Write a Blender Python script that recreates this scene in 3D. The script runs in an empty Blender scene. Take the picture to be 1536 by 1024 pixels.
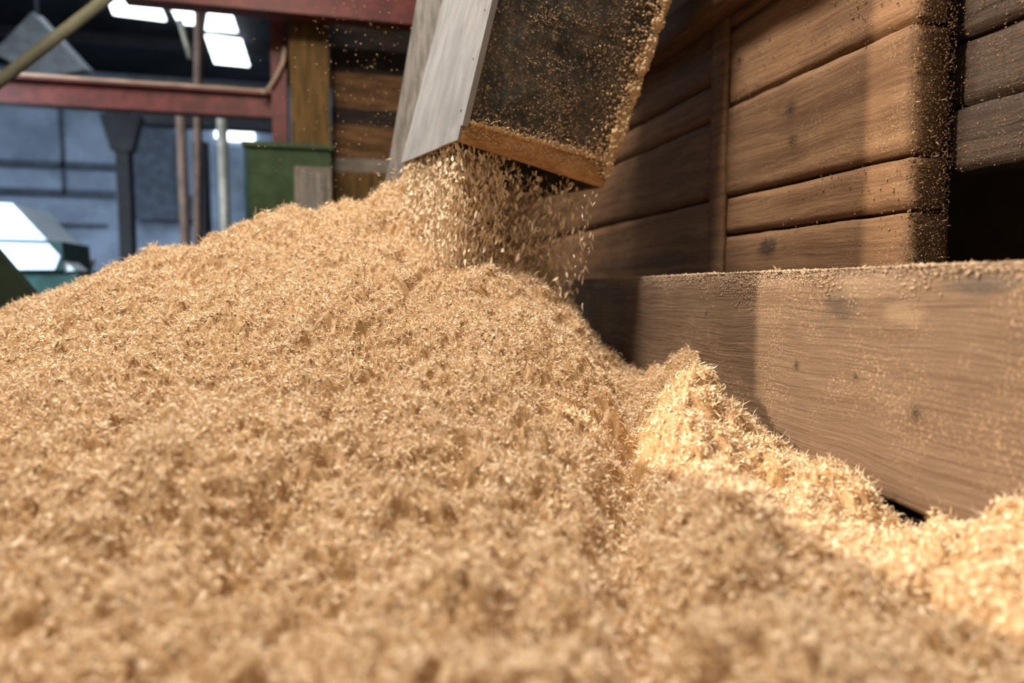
import bpy, bmesh, math, random
import numpy as np
from mathutils import Vector, Matrix, noise as mnoise

random.seed(7)
RNG = np.random.default_rng(11)
scene = bpy.context.scene
COL = scene.collection

# ------------------------------------------------------------------ camera
W_, H_, F_ = 1536.0, 1024.0, 1024.0
CAM = np.array([0.0, 0.0, 0.45])
YAW, PITCH = math.radians(14.1), math.radians(4.36)
fwd = np.array([math.sin(YAW) * math.cos(PITCH), math.cos(YAW) * math.cos(PITCH), -math.sin(PITCH)])
right = np.array([math.cos(YAW), -math.sin(YAW), 0.0])
up = np.cross(right, fwd)

def ray(px, py):
    return fwd + right * ((px - W_ / 2) / F_) - up * ((py - H_ / 2) / F_)

def pt(px, py, d):
    return CAM + ray(px, py) * d

def at_y(px, py, Y):
    r = ray(px, py)
    return CAM + r * (Y / r[1])

def at_x(px, py, X):
    r = ray(px, py)
    return CAM + r * (X / r[0])

def project(P):
    P = np.asarray(P) - CAM
    d = P @ fwd
    return W_ / 2 + F_ * (P @ right) / d, H_ / 2 - F_ * (P @ up) / d, d

cam = bpy.data.cameras.new('camera')
cam.lens, cam.sensor_width = 24.0, 36.0
cam.clip_start, cam.clip_end = 0.02, 100
cam.dof.use_dof = True
cam.dof.focus_distance = 1.28
cam.dof.aperture_fstop = 1.8
camo = bpy.data.objects.new('camera', cam)
COL.objects.link(camo)
m3 = Matrix((right, up, -fwd)).transposed()
camo.matrix_world = Matrix.Translation(Vector(CAM)) @ m3.to_4x4()
scene.camera = camo

# ------------------------------------------------------------------ materials
class N:
    """small node-tree writer"""
    def __init__(s, name):
        s.m = bpy.data.materials.new(name)
        s.m.use_nodes = True
        s.t = s.m.node_tree
        s.t.nodes.clear()
        s.out = s.t.nodes.new('ShaderNodeOutputMaterial')
    def n(s, typ, **kw):
        nd = s.t.nodes.new('ShaderNode' + typ)
        for k, v in kw.items():
            setattr(nd, k, v)
        return nd
    def l(s, a, b):
        s.t.links.new(a, b)
    def val(s, sock, v):
        if hasattr(v, 'is_output') or isinstance(v, bpy.types.NodeSocket):
            s.l(v, sock)
        else:
            sock.default_value = v
    def math(s, op, a, b=0.0, c=None, clamp=False):
        nd = s.n('Math', operation=op, use_clamp=clamp)
        s.val(nd.inputs[0], a); s.val(nd.inputs[1], b)
        if c is not None: s.val(nd.inputs[2], c)
        return nd.outputs[0]
    def mix(s, fac, a, b, blend='MIX'):
        nd = s.n('Mix', data_type='RGBA', blend_type=blend)
        s.val(nd.inputs[0], fac)
        s.val(nd.inputs[6], a if not isinstance(a, tuple) else (*a, 1)[:4])
        s.val(nd.inputs[7], b if not isinstance(b, tuple) else (*b, 1)[:4])
        return nd.outputs[2]
    def ramp(s, fac, lo, hi):
        nd = s.n('MapRange', interpolation_type='SMOOTHSTEP')
        s.val(nd.inputs[0], fac)
        nd.inputs[1].default_value = lo; nd.inputs[2].default_value = hi
        return nd.outputs[0]
    def coords(s, scale=(1, 1, 1), loc=(0, 0, 0)):
        tc = s.n('TexCoord')
        mp = s.n('Mapping')
        mp.inputs['Scale'].default_value = scale
        mp.inputs['Location'].default_value = loc
        s.l(tc.outputs['Object'], mp.inputs['Vector'])
        return mp.outputs[0]
    def noise(s, vec, scale, detail=4, rough=0.55, dist=0.0):
        nd = s.n('TexNoise')
        s.l(vec, nd.inputs['Vector'])
        nd.inputs['Scale'].default_value = scale
        nd.inputs['Detail'].default_value = detail
        nd.inputs['Roughness'].default_value = rough
        nd.inputs['Distortion'].default_value = dist
        return nd.outputs['Fac']
    def bump(s, h, strength, dist, normal=None):
        nd = s.n('Bump')
        nd.inputs['Strength'].default_value = strength
        nd.inputs['Distance'].default_value = dist
        s.l(h, nd.inputs['Height'])
        if normal: s.l(normal, nd.inputs['Normal'])
        return nd.outputs[0]
    def principled(s, color, rough=0.6, metal=0.0, normal=None, spec=0.4):
        p = s.n('BsdfPrincipled')
        s.val(p.inputs['Base Color'], color if not isinstance(color, tuple) else (*color, 1)[:4])
        s.val(p.inputs['Roughness'], rough)
        p.inputs['Metallic'].default_value = metal
        p.inputs['Specular IOR Level'].default_value = spec
        if normal: s.l(normal, p.inputs['Normal'])
        s.l(p.outputs[0], s.out.inputs[0])
        return p

DUST = (0.56, 0.36, 0.19)

def mat_wood(name, dark, light, axis=1, grain=1.0, dust=0.35, island=0.25, knots=(), stains=(), bump=0.5, corr=0.0, dustcol=DUST, warp=0.035, glo=0.33, ghi=0.66):
    s = N(name)
    sc = [26.0 * grain] * 3; sc[axis] = 1.1 * grain
    v0 = s.coords()
    geo = s.n('NewGeometry')
    off = s.n('VectorMath', operation='SCALE')
    cx = s.n('CombineXYZ')
    s.l(geo.outputs['Random Per Island'], cx.inputs[0]); s.l(geo.outputs['Random Per Island'], cx.inputs[1]); s.l(geo.outputs['Random Per Island'], cx.inputs[2])
    s.l(cx.outputs[0], off.inputs[0]); off.inputs['Scale'].default_value = 7.3
    add = s.n('VectorMath', operation='ADD')
    s.l(v0, add.inputs[0]); s.l(off.outputs[0], add.inputs[1])
    # warp
    wn = s.n('TexNoise'); s.l(add.outputs[0], wn.inputs['Vector']); wn.inputs['Scale'].default_value = 3.0
    wv = s.n('VectorMath', operation='SCALE'); s.l(wn.outputs['Color'], wv.inputs[0]); wv.inputs['Scale'].default_value = warp
    ad2 = s.n('VectorMath', operation='ADD'); s.l(add.outputs[0], ad2.inputs[0]); s.l(wv.outputs[0], ad2.inputs[1])
    mp = s.n('Mapping'); mp.inputs['Scale'].default_value = sc; s.l(ad2.outputs[0], mp.inputs[0])
    g1 = s.noise(mp.outputs[0], 1.0, 3, 0.5, 0.6)
    g2 = s.noise(mp.outputs[0], 4.5, 3, 0.6, 0.3)
    big = s.noise(add.outputs[0], 4.0, 4, 0.6)
    gr = s.math('ADD', s.math('MULTIPLY', g1, 0.55), s.math('MULTIPLY', g2, 0.45))
    f = s.ramp(gr, glo, ghi)
    col = s.mix(f, dark, light)
    # plank to plank tone and weathered patches
    tone = s.math('ADD', 1.0 - island * 0.5, s.math('MULTIPLY', geo.outputs['Random Per Island'], island))
    tone = s.math('MULTIPLY', tone, s.math('ADD', 0.72, s.math('MULTIPLY', big, 0.56)))
    tc_ = s.n('CombineColor'); 
    for i in range(3): s.l(tone, tc_.inputs[i])
    col = s.mix(1.0, col, tc_.outputs[0], 'MULTIPLY')
    sep = s.n('SeparateXYZ'); s.l(v0, sep.inputs[0])
    def blob(c, ry, rz, jag):
        # elliptical mask in the Y-Z plane of the board
        dy = s.math('DIVIDE', s.math('SUBTRACT', sep.outputs[1], c[0]), ry)
        dz = s.math('DIVIDE', s.math('SUBTRACT', sep.outputs[2], c[1]), rz)
        d = s.math('SQRT', s.math('ADD', s.math('MULTIPLY', dy, dy), s.math('MULTIPLY', dz, dz)))
        if jag:
            d = s.math('ADD', d, s.math('MULTIPLY', s.math('SUBTRACT', s.noise(v0, 40.0, 4), 0.5), jag))
        return d
    for (c, ry, rz, jag, colr, amt) in stains:
        d = blob(c, ry, rz, jag)
        k = s.math('MULTIPLY', s.math('SUBTRACT', 1.0, s.ramp(d, 0.35, 1.1)), amt)
        col = s.mix(k, col, colr)
    for (c, r) in knots:
        d = blob(c, r, r * 1.1, 0.5)
        ring = s.math('ADD', 0.6, s.math('MULTIPLY', s.math('SINE', s.math('MULTIPLY', d, 7.0)), 0.18))
        k = s.math('MULTIPLY', s.math('SUBTRACT', 1.0, s.ramp(d, 0.5, 2.6)), ring)
        col = s.mix(k, col, tuple(x * 0.45 for x in dark))
        k2 = s.math('SUBTRACT', 1.0, s.ramp(d, 0.4, 0.9))
        col = s.mix(s.math('MULTIPLY', k2, 0.85), col, (0.035, 0.02, 0.012))
    # clinging wood dust: fine specks in drifts
    sp = s.noise(v0, 260.0, 3, 0.7)
    dr = s.noise(v0, 9.0, 4, 0.65)
    dm = s.math('MULTIPLY', s.ramp(sp, 0.50, 0.70), s.ramp(dr, 0.40, 0.66))
    dm = s.math('MULTIPLY', dm, dust, clamp=True)
    col = s.mix(dm, col, dustcol)
    hgt = s.math('ADD', s.math('MULTIPLY', gr, 1.0), s.math('MULTIPLY', sp, 0.55))
    if corr:
        mp2 = s.n('Mapping'); c2 = [1.0, 1.0, 1.0]; c2[axis] = 0.06; mp2.inputs['Scale'].default_value = c2
        s.l(ad2.outputs[0], mp2.inputs[0])
        hgt = s.math('ADD', hgt, s.math('MULTIPLY', s.noise(mp2.outputs[0], 150.0, 2, 0.5, 0.4), corr))
    nrm = s.bump(hgt, bump, 0.004)
    s.principled(col, 0.75, 0, nrm, 0.25)
    return s.m

def mat_shavings(name, a, b, trans=0.3):
    s = N(name)
    at = s.n('Attribute', attribute_name='tint')
    v = s.coords()
    big = s.noise(v, 5.0, 3)
    f = s.math('ADD', s.math('MULTIPLY', at.outputs['Fac'], 0.7), s.math('MULTIPLY', big, 0.45), clamp=True)
    col = s.mix(f, a, b)
    nrm = s.bump(s.noise(v, 900.0, 2), 0.25, 0.0006)
    d = s.n('BsdfPrincipled')
    s.l(col, d.inputs['Base Color']); d.inputs['Roughness'].default_value = 0.55
    d.inputs['Specular IOR Level'].default_value = 0.35
    s.l(nrm, d.inputs['Normal'])
    t = s.n('BsdfTranslucent'); s.l(col, t.inputs['Color'])
    mx = s.n('MixShader'); mx.inputs[0].default_value = trans
    s.l(d.outputs[0], mx.inputs[1]); s.l(t.outputs[0], mx.inputs[2])
    s.l(mx.outputs[0], s.out.inputs[0])
    return s.m

def mat_plain(name, color, rough=0.6, metal=0.0, var=0.25, scale=6.0, stretch=(1, 1, 1), second=None, spec=0.18, bump=0.0):
    s = N(name)
    v = s.coords(stretch)
    n = s.noise(v, scale, 5, 0.62)
    sec = second or tuple(c * (1 - var * 1.6) for c in color)
    col = s.mix(s.ramp(n, 0.35, 0.68), sec, color)
    nrm = s.bump(n, bump, 0.01) if bump else None
    s.principled(col, rough, metal, nrm, spec)
    return s.m

def mat_emit(name, color, strength):
    s = N(name)
    e = s.n('Emission'); e.inputs[0].default_value = (*color, 1); e.inputs[1].default_value = strength
    s.l(e.outputs[0], s.out.inputs[0])
    return s.m

def mat_chute_black(name):
    s = N(name)
    v = s.coords()
    big = s.noise(v, 7.0, 5, 0.65)
    fine = s.noise(v, 170.0, 4, 0.75)
    mid = s.noise(v, 45.0, 5, 0.7, 0.8)
    base = s.mix(s.ramp(big, 0.35, 0.65), (0.012, 0.014, 0.010), (0.050, 0.042, 0.030))
    film = s.math('MULTIPLY', s.ramp(mid, 0.36, 0.66), s.ramp(big, 0.30, 0.58))
    col = s.mix(s.math('MULTIPLY', film, 0.40), base, (0.20, 0.14, 0.08))
    sp = s.math('MULTIPLY', s.ramp(fine, 0.54, 0.64), s.ramp(mid, 0.36, 0.58))
    col = s.mix(sp, col, (0.46, 0.30, 0.15))
    nrm = s.bump(s.math('ADD', fine, mid), 0.55, 0.003)
    s.principled(col, 0.6, 0, nrm, 0.4)
    return s.m

def mat_white_paint(name):
    s = N(name)
    v = s.coords((14, 14, 1.6)); v1 = s.coords()
    g = s.noise(v, 1.6, 5, 0.6, 0.4)
    c = s.noise(v1, 55.0, 5, 0.72)
    col = s.mix(s.ramp(g, 0.36, 0.66), (0.205, 0.185, 0.165), (0.29, 0.265, 0.24))
    rust = s.math('MULTIPLY', s.ramp(c, 0.63, 0.69), 0.75)
    col = s.mix(rust, col, (0.30, 0.16, 0.07))
    nrm = s.bump(s.math('ADD', g, s.math('MULTIPLY', c, 0.5)), 0.35, 0.004)
    s.principled(col, 0.55, 0, nrm, 0.4)
    return s.m

M = {}
M['shave'] = mat_shavings('wood_shavings', (0.68, 0.465, 0.245), (0.91, 0.755, 0.54), 0.14)
M['heap_core'] = mat_shavings('packed_shavings', (0.34, 0.195, 0.080), (0.50, 0.30, 0.14), 0.0)  # base surface under the strands; pit shade is painted into its browner colour
M['crust'] = mat_shavings('caked_sawdust', (0.60, 0.38, 0.18), (0.78, 0.55, 0.31), 0.1)
M['white'] = mat_white_paint('chipped_white_paint')
M['black'] = mat_chute_black('dusty_black_panel')
M['lip'] = mat_wood('raw_lip_wood', (0.30, 0.14, 0.05), (0.58, 0.33, 0.14), 0, 2.0, 0.7, 0.1)
M['inner'] = mat_plain('chute_inside', (0.16, 0.11, 0.06), 0.8)
M['flange'] = mat_plain('grey_board', (0.20, 0.175, 0.15), 0.7, 0, 0.3, 5, (12, 12, 1.5))
M['red'] = mat_plain('red_oxide_steel', (0.13, 0.026, 0.019), 0.55, 0, 0.3, 9, spec=0.3)
M['ledge_dust'] = mat_plain('settled_dust', (0.42, 0.30, 0.22), 0.9)
M['post'] = mat_plain('ochre_timber', (0.13, 0.070, 0.018), 0.75, 0, 0.35, 4, (8, 8, 1))
M['board'] = mat_plain('brown_timber', (0.15, 0.075, 0.03), 0.8, 0, 0.4, 4, (1, 8, 8))
M['darkboard'] = mat_plain('dark_timber', (0.03, 0.02, 0.014), 0.8, 0, 0.4, 4, (1, 8, 8))
M['green'] = mat_plain('green_machine_paint', (0.036, 0.062, 0.019), 0.5, 0, 0.3, 7)
M['guard'] = mat_plain('dark_green_guard', (0.018, 0.026, 0.014), 0.6)
M['greydk'] = mat_plain('dark_steel', (0.018, 0.018, 0.022), 0.6, 0, 0.3, 5)
M['greybox'] = mat_plain('grey_box', (0.20, 0.165, 0.13), 0.6)
M['pole'] = mat_plain('galvanised_pole', (0.26, 0.24, 0.19), 0.5, 0.2)
M['olive'] = mat_plain('olive_strut', (0.13, 0.12, 0.075), 0.6)
M['rustpipe'] = mat_plain('rusty_pipe', (0.12, 0.075, 0.055), 0.7)
M['cladding'] = mat_plain('pale_blue_cladding', (0.37, 0.47, 0.62), 0.6, 0, 0.25, 1.2)
M['girt'] = mat_plain('grey_girts', (0.10, 0.125, 0.17), 0.6)
M['duct'] = mat_plain('grey_duct', (0.07, 0.075, 0.08), 0.6)
M['roof'] = mat_plain('dark_roof_sheet', (0.030, 0.032, 0.040), 0.7, 0, 0.4, 1.0)
M['hood'] = mat_plain('pale_machine_hood', (0.66, 0.80, 0.95), 0.35, 0, 0.12, 3)
M['teal'] = mat_plain('dark_teal_paint', (0.02, 0.06, 0.055), 0.5)
M['concrete'] = mat_plain('concrete_floor', (0.18, 0.17, 0.165), 0.85, 0, 0.3, 3)
M['skylight'] = mat_emit('daylight_sheet', (0.86, 0.94, 1.0), 5.0)

# ------------------------------------------------------------------ object helpers
def tag(o, label=None, cat=None, group=None, kind=None):
    if label: o['label'] = label
    if cat: o['category'] = cat
    if group: o['group'] = group
    if kind: o['kind'] = kind
    return o

def link(o, parent=None):
    COL.objects.link(o)
    if parent is not None: o.parent = parent
    return o

def empty(name, loc=(0, 0, 0)):
    o = bpy.data.objects.new(name, None)
    o.empty_display_size = 0.1
    o.location = loc
    return link(o)

def obj(name, bm, mat, parent=None, smooth=False, bevel=0.0):
    if bevel:
        bmesh.ops.bevel(bm, geom=[e for e in bm.edges if len(e.link_faces) == 2 and e.calc_face_angle(0) > 0.5],
                        offset=bevel, segments=2, affect='EDGES', profile=0.6)
    bmesh.ops.recalc_face_normals(bm, faces=bm.faces)
    me = bpy.data.meshes.new(name)
    if parent is not None:
        inv = parent.matrix_basis.inverted()
        bm.transform(inv)
    bm.to_mesh(me); bm.free()
    if mat is not None: me.materials.append(mat)
    if smooth:
        me.polygons.foreach_set('use_smooth', [True] * len(me.polygons))
    return link(bpy.data.objects.new(name, me), parent)

def hexa(bm, c):
    """eight corners: bottom 0-3 then top 4-7, both in the same order"""
    v = [bm.verts.new(tuple(p)) for p in c]
    for f in ((0, 3, 2, 1), (4, 5, 6, 7), (0, 1, 5, 4), (1, 2, 6, 5), (2, 3, 7, 6), (3, 0, 4, 7)):
        bm.faces.new([v[i] for i in f])
    return v

def box(bm, lo, hi):
    x0, y0, z0 = lo; x1, y1, z1 = hi
    return hexa(bm, [(x0, y0, z0), (x1, y0, z0), (x1, y1, z0), (x0, y1, z0),
                     (x0, y0, z1), (x1, y0, z1), (x1, y1, z1), (x0, y1, z1)])

def slab(bm, quad, nrm, t):
    q = [np.array(p, float) for p in quad]
    n = np.array(nrm, float); n /= np.linalg.norm(n)
    hexa(bm, q + [p + n * t for p in q])

def tube(bm, pts, r, seg=10, cap=True):
    pts = [Vector(p) for p in pts]
    rings = []
    for i, p in enumerate(pts):
        d = (pts[min(i + 1, len(pts) - 1)] - pts[max(i - 1, 0)]).normalized()
        a = d.orthogonal().normalized() if i == 0 else (a - d * a.dot(d)).normalized()
        b = d.cross(a)
        rings.append([bm.verts.new(p + (a * math.cos(2 * math.pi * k / seg) + b * math.sin(2 * math.pi * k / seg)) * r) for k in range(seg)])
    for i in range(len(rings) - 1):
        for k in range(seg):
            bm.faces.new((rings[i][k], rings[i][(k + 1) % seg], rings[i + 1][(k + 1) % seg], rings[i + 1][k]))
    if cap:
        bm.faces.new(rings[0][::-1]); bm.faces.new(rings[-1])

def rough_box(bm, lo, hi, step, amp, scale, seed=0.0, rnd=0.0):
    """a sawn timber: box cut into small faces whose vertices wander a little, with worn edges"""
    lo = Vector(lo); hi = Vector(hi)
    n = [max(1, int(round((hi[i] - lo[i]) / step[i]))) for i in range(3)]
    verts = {}
    def V(i, j, k):
        key = (i, j, k)
        if key not in verts:
            p = Vector((lo[0] + (hi[0] - lo[0]) * i / n[0], lo[1] + (hi[1] - lo[1]) * j / n[1], lo[2] + (hi[2] - lo[2]) * k / n[2]))
            c = (lo + hi) / 2
            if rnd:
                # pull edges in
                edge = (i in (0, n[0])) + (j in (0, n[1])) + (k in (0, n[2]))
                if edge >= 2:
                    w = rnd * (0.6 + 0.9 * (0.5 + 0.5 * mnoise.noise(p * 14 + Vector((seed, 0, 0)))))
                    for a_, (idx, nn) in enumerate(((i, n[0]), (j, n[1]), (k, n[2]))):
                        if idx in (0, nn):
                            p[a_] += w if idx == 0 else -w
            d = mnoise.noise_vector(p * scale + Vector((seed, seed * 2, 0))) * amp + mnoise.noise_vector(p * scale * 4 + Vector((seed, 5, 0))) * amp * 0.35
            verts[key] = bm.verts.new(p + d)
        return verts[key]
    for j in range(n[1]):
        for k in range(n[2]):
            for i in (0, n[0]):
                bm.faces.new((V(i, j, k), V(i, j + 1, k), V(i, j + 1, k + 1), V(i, j, k + 1)))
    for i in range(n[0]):
        for k in range(n[2]):
            for j in (0, n[1]):
                bm.faces.new((V(i, j, k), V(i + 1, j, k), V(i + 1, j, k + 1), V(i, j, k + 1)))
        for j in range(n[1]):
            for k in (0, n[2]):
                bm.faces.new((V(i, j, k), V(i + 1, j, k), V(i + 1, j + 1, k), V(i, j + 1, k)))

# ------------------------------------------------------------------ numpy noise
def _hash(ix, iy, seed):
    h = (ix.astype(np.int64) * 374761393 + iy.astype(np.int64) * 668265263 + seed * 974711) & 0x7fffffff
    h = ((h ^ (h >> 13)) * 1274126177) & 0x7fffffff
    h = (h ^ (h >> 16)) & 0x7fffffff
    return h / float(0x7fffffff)

def vnoise(x, y, seed=0):
    ix, iy = np.floor(x), np.floor(y)
    fx, fy = x - ix, y - iy
    ux, uy = fx * fx * (3 - 2 * fx), fy * fy * (3 - 2 * fy)
    a, b = _hash(ix, iy, seed), _hash(ix + 1, iy, seed)
    c, d = _hash(ix, iy + 1, seed), _hash(ix + 1, iy + 1, seed)
    return (a * (1 - ux) + b * ux) * (1 - uy) + (c * (1 - ux) + d * ux) * uy

def fbm(x, y, seed=0, octv=4, gain=0.5):
    s = 0; a = 1; t = 0
    for o in range(octv):
        s = s + a * (vnoise(x * 2 ** o + 17.3 * o, y * 2 ** o - 9.1 * o, seed + o) - 0.5); t += a; a *= gain
    return s / t * 2

def worley(x, y, seed=0):
    ix, iy = np.floor(x), np.floor(y)
    best = np.full(x.shape, 9.0); idv = np.zeros(x.shape)
    for dx in (-1, 0, 1):
        for dy in (-1, 0, 1):
            cx, cy = ix + dx, iy + dy
            px = cx + _hash(cx, cy, seed); py = cy + _hash(cx, cy, seed + 77)
            d = np.hypot(x - px, y - py)
            m = d < best
            best = np.where(m, d, best); idv = np.where(m, _hash(cx, cy, seed + 151), idv)
    return best, idv

# ------------------------------------------------------------------ the heap: a height field through measured points
XB = 0.75          # front face of the low beam
XW = 1.00          # front face of the plank wall
ctrl = [  # (pixel x, pixel y, distance)
    # skyline of the heap
    (-120, 492, 1.55), (0, 462, 1.62), (150, 413, 1.72), (300, 363, 1.80), (450, 314, 1.86), (560, 288, 1.88), (625, 276, 1.88),
    (690, 312, 1.80), (770, 376, 1.74), (845, 432, 1.66), (890, 500, 1.66), (922, 548, 1.66),
    # front of the heap
    (0, 560, 1.15), (0, 680, 0.82), (0, 830, 0.62), (0, 1024, 0.48), (-200, 800, 0.66),
    (200, 480, 1.36), (250, 600, 1.00), (250, 760, 0.72), (300, 1024, 0.475),
    (400, 400, 1.56), (480, 500, 1.24), (520, 620, 0.98), (560, 800, 0.70), (600, 1024, 0.48),
    (620, 362, 1.62), (700, 445, 1.40), (740, 540, 1.17), (770, 680, 0.92), (800, 850, 0.68), (820, 1024, 0.50),
    (820, 500, 1.34), (870, 600, 1.20), (890, 720, 0.94),
    # the valley
    (955, 575, 1.50), (945, 660, 1.15), (945, 750, 0.93), (940, 860, 0.715), (965, 1024, 0.515),
    # the mound against the beam
    (1030, 520, 1.50), (1000, 600, 1.30), (1060, 600, 1.24), (1060, 680, 1.03), (1040, 760, 0.87), (1085, 572, 1.385), (1150, 652, 1.24), (1250, 742, 1.075),
    (1150, 760, 0.88), (1200, 850, 0.70), (1120, 930, 0.58), (1350, 780, 0.93), (1450, 802, 0.845), (1536, 792, 0.775), (1400, 900, 0.64), (1536, 1000, 0.50),
    (1250, 1024, 0.50), (1700, 850, 0.62), (1750, 1024, 0.46), (1500, 880, 0.64),
]
cp = np.array([pt(*c) for c in ctrl])
extra = np.array([  # the far flank and the near skirt, out of sight
    (-1.9, 1.2, 0.22), (-1.9, 2.0, 0.20), (-1.5, 2.6, 0.16), (-0.9, 2.75, 0.22), (-0.2, 2.9, 0.22), (0.4, 2.8, 0.18),
    (-0.2, 2.35, 0.52), (-0.75, 2.25, 0.42), (0.3, 2.25, 0.48), (0.7, 2.3, 0.28), (0.75, 1.75, 0.26), (0.75, 2.8, 0.15),
    (-0.9, 0.2, 0.16), (-0.3, 0.2, 0.15), (0.3, 0.15, 0.15), (0.75, 0.2, 0.16), (-1.6, 0.5, 0.16)])
cp = np.vstack([cp, extra])

def tps_fit(P, z, lam=2e-4):
    n = len(P)
    d2 = ((P[:, None] - P[None]) ** 2).sum(-1)
    K = np.where(d2 > 0, 0.5 * d2 * np.log(d2 + 1e-20), 0) + lam * np.eye(n)
    A = np.zeros((n + 3, n + 3)); A[:n, :n] = K; A[:n, n] = 1; A[:n, n + 1:] = P; A[n, :n] = 1; A[n + 1:, :n] = P.T
    return np.linalg.solve(A, np.concatenate([z, [0, 0, 0]]))
TW = tps_fit(cp[:, :2], cp[:, 2])

def smooth_h(x, y):
    out = np.zeros(x.shape)
    for i in range(len(cp)):
        d2 = (x - cp[i, 0]) ** 2 + (y - cp[i, 1]) ** 2
        out += TW[i] * 0.5 * d2 * np.log(d2 + 1e-20)
    n = len(cp)
    return out + TW[n] + TW[n + 1] * x + TW[n + 2] * y

X0, X1, Y0, Y1, ST = -1.75, 0.748, 0.16, 2.75, 0.0032
gx = np.arange(X0, X1 + 1e-6, ST); gy = np.arange(Y0, Y1 + 1e-6, ST)
GX, GY = np.meshgrid(gx, gy)
HS = smooth_h(GX, GY)
def pits(x, y):
    w, idv = worley(x / 0.021, y / 0.021, 5)
    return np.where(idv > 0.38, 1.0, 0.0) * np.exp(-(w / 0.27) ** 2)
def detail(x, y):
    wx = x + 0.024 * fbm(x / 0.05, y / 0.05, 90, 3); wy = y + 0.024 * fbm(x / 0.05, y / 0.05, 95, 3)
    d = 0.046 * fbm(x / 0.17, y / 0.17, 3, 3)
    w1, i1 = worley(wx / 0.075, wy / 0.075, 21)
    d = d + 0.048 * (0.30 - np.minimum(w1, 1) ** 2) * (0.5 + i1)
    w2, i2 = worley(wx / 0.030, wy / 0.030, 33)
    d = d + 0.026 * (0.30 - np.minimum(w2, 1) ** 2) * (0.4 + 1.2 * i2)
    w3, i3 = worley(x / 0.012, y / 0.012, 9)
    d = d + 0.0055 * (0.3 - w3 ** 2)
    return d - 0.026 * pits(wx, wy), pits(wx, wy)
DT, PIT = detail(GX, GY)
VYS = np.array([pt(965, 1024, .515)[1], pt(940, 860, .715)[1], pt(945, 750, .93)[1], pt(945, 660, 1.15)[1], pt(955, 575, 1.5)[1], 1.75, 3.0])
VXS = np.array([pt(965, 1024, .515)[0], pt(940, 860, .715)[0], pt(945, 750, .93)[0], pt(945, 660, 1.15)[0], pt(940, 560, 1.5)[0], 0.70, 0.80])
dv = GX - np.interp(GY, VYS, VXS, left=VXS[0] - 0.02) - 0.02 * fbm(GX / 0.09, GY / 0.09, 61, 2)
win = np.clip((GY - 0.3) / 0.2, 0, 1) * np.clip((1.45 - GY) / 0.25, 0, 1)
HS = HS - 0.065 * np.exp(-(dv / 0.04) ** 2) * win + 0.045 * np.exp(-((dv - 0.11) / 0.075) ** 2) * win * np.clip((XB - GX) / 0.1, 0, 1)
HS = HS + 0.035 * np.exp(-((GX - 0.50) / 0.085) ** 2 - ((GY - 1.02) / 0.10) ** 2)
pk, bh = pt(1062, 618, 1.19), pt(975, 600, 1.40)
HS = HS + 0.038 * np.exp(-((GX - pk[0]) ** 2 + (GY - pk[1]) ** 2) / 0.065 ** 2) - 0.03 * np.exp(-((GX - bh[0]) ** 2 + (GY - bh[1]) ** 2) / 0.07 ** 2)
HD = HS + DT - 0.013 + 0.022 * np.exp(-(GX - XB) ** 2 / 0.08 ** 2) * np.clip((1.15 - GY) / .2, 0, 1)
skirt = np.minimum(np.minimum(GX - X0, GY - Y0), Y1 - GY)
HD = np.where(skirt < 0.012, 0.0, HD)

def bil(A, x, y):
    fx = np.clip((x - X0) / ST, 0, len(gx) - 1.001); fy = np.clip((y - Y0) / ST, 0, len(gy) - 1.001)
    ix, iy = fx.astype(int), fy.astype(int); ux, uy = fx - ix, fy - iy
    return (A[iy, ix] * (1 - ux) + A[iy, ix + 1] * ux) * (1 - uy) + (A[iy + 1, ix] * (1 - ux) + A[iy + 1, ix + 1] * ux) * uy

# the valley between heap and mound, as x(y)
vy = np.array([pt(965, 1024, .515)[1], pt(940, 860, .715)[1], pt(945, 750, .93)[1], pt(945, 660, 1.15)[1], pt(955, 575, 1.5)[1], 1.75, 3.0])
vx = np.array([pt(965, 1024, .515)[0], pt(940, 860, .715)[0], pt(945, 750, .93)[0], pt(945, 660, 1.15)[0], pt(940, 560, 1.5)[0], 0.70, 0.80])
def is_mound(x, y):
    return x > np.interp(y, vy, vx, left=vx[0] - 0.02) + 0.012 * fbm(x / 0.05, y / 0.05, 44, 2)

def np_mesh(name, verts, quads, mat, tint=None, parent=None, smooth=True):
    me = bpy.data.meshes.new(name)
    me.vertices.add(len(verts)); me.vertices.foreach_set('co', np.ascontiguousarray(verts, dtype=np.float32).ravel())
    nq = len(quads)
    me.loops.add(nq * 4); me.loops.foreach_set('vertex_index', np.ascontiguousarray(quads, dtype=np.int32).ravel())
    me.polygons.add(nq)
    me.polygons.foreach_set('loop_start', np.arange(0, nq * 4, 4, dtype=np.int32))
    me.polygons.foreach_set('loop_total', np.full(nq, 4, dtype=np.int32))
    if tint is not None:
        a = me.attributes.new('tint', 'FLOAT', 'POINT'); a.data.foreach_set('value', np.ascontiguousarray(tint, dtype=np.float32))
    me.update(calc_edges=True)
    if smooth: me.polygons.foreach_set('use_smooth', np.ones(nq, dtype=bool))
    if mat: me.materials.append(mat)
    return link(bpy.data.objects.new(name, me), parent)

def norm(v):
    return v / (np.linalg.norm(v, axis=1, keepdims=True) + 1e-12)

def rot(v, k, a):
    c, s = np.cos(a)[:, None], np.sin(a)[:, None]
    return v * c + np.cross(k, v) * s + k * (np.sum(k * v, 1, keepdims=True)) * (1 - c)

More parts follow.
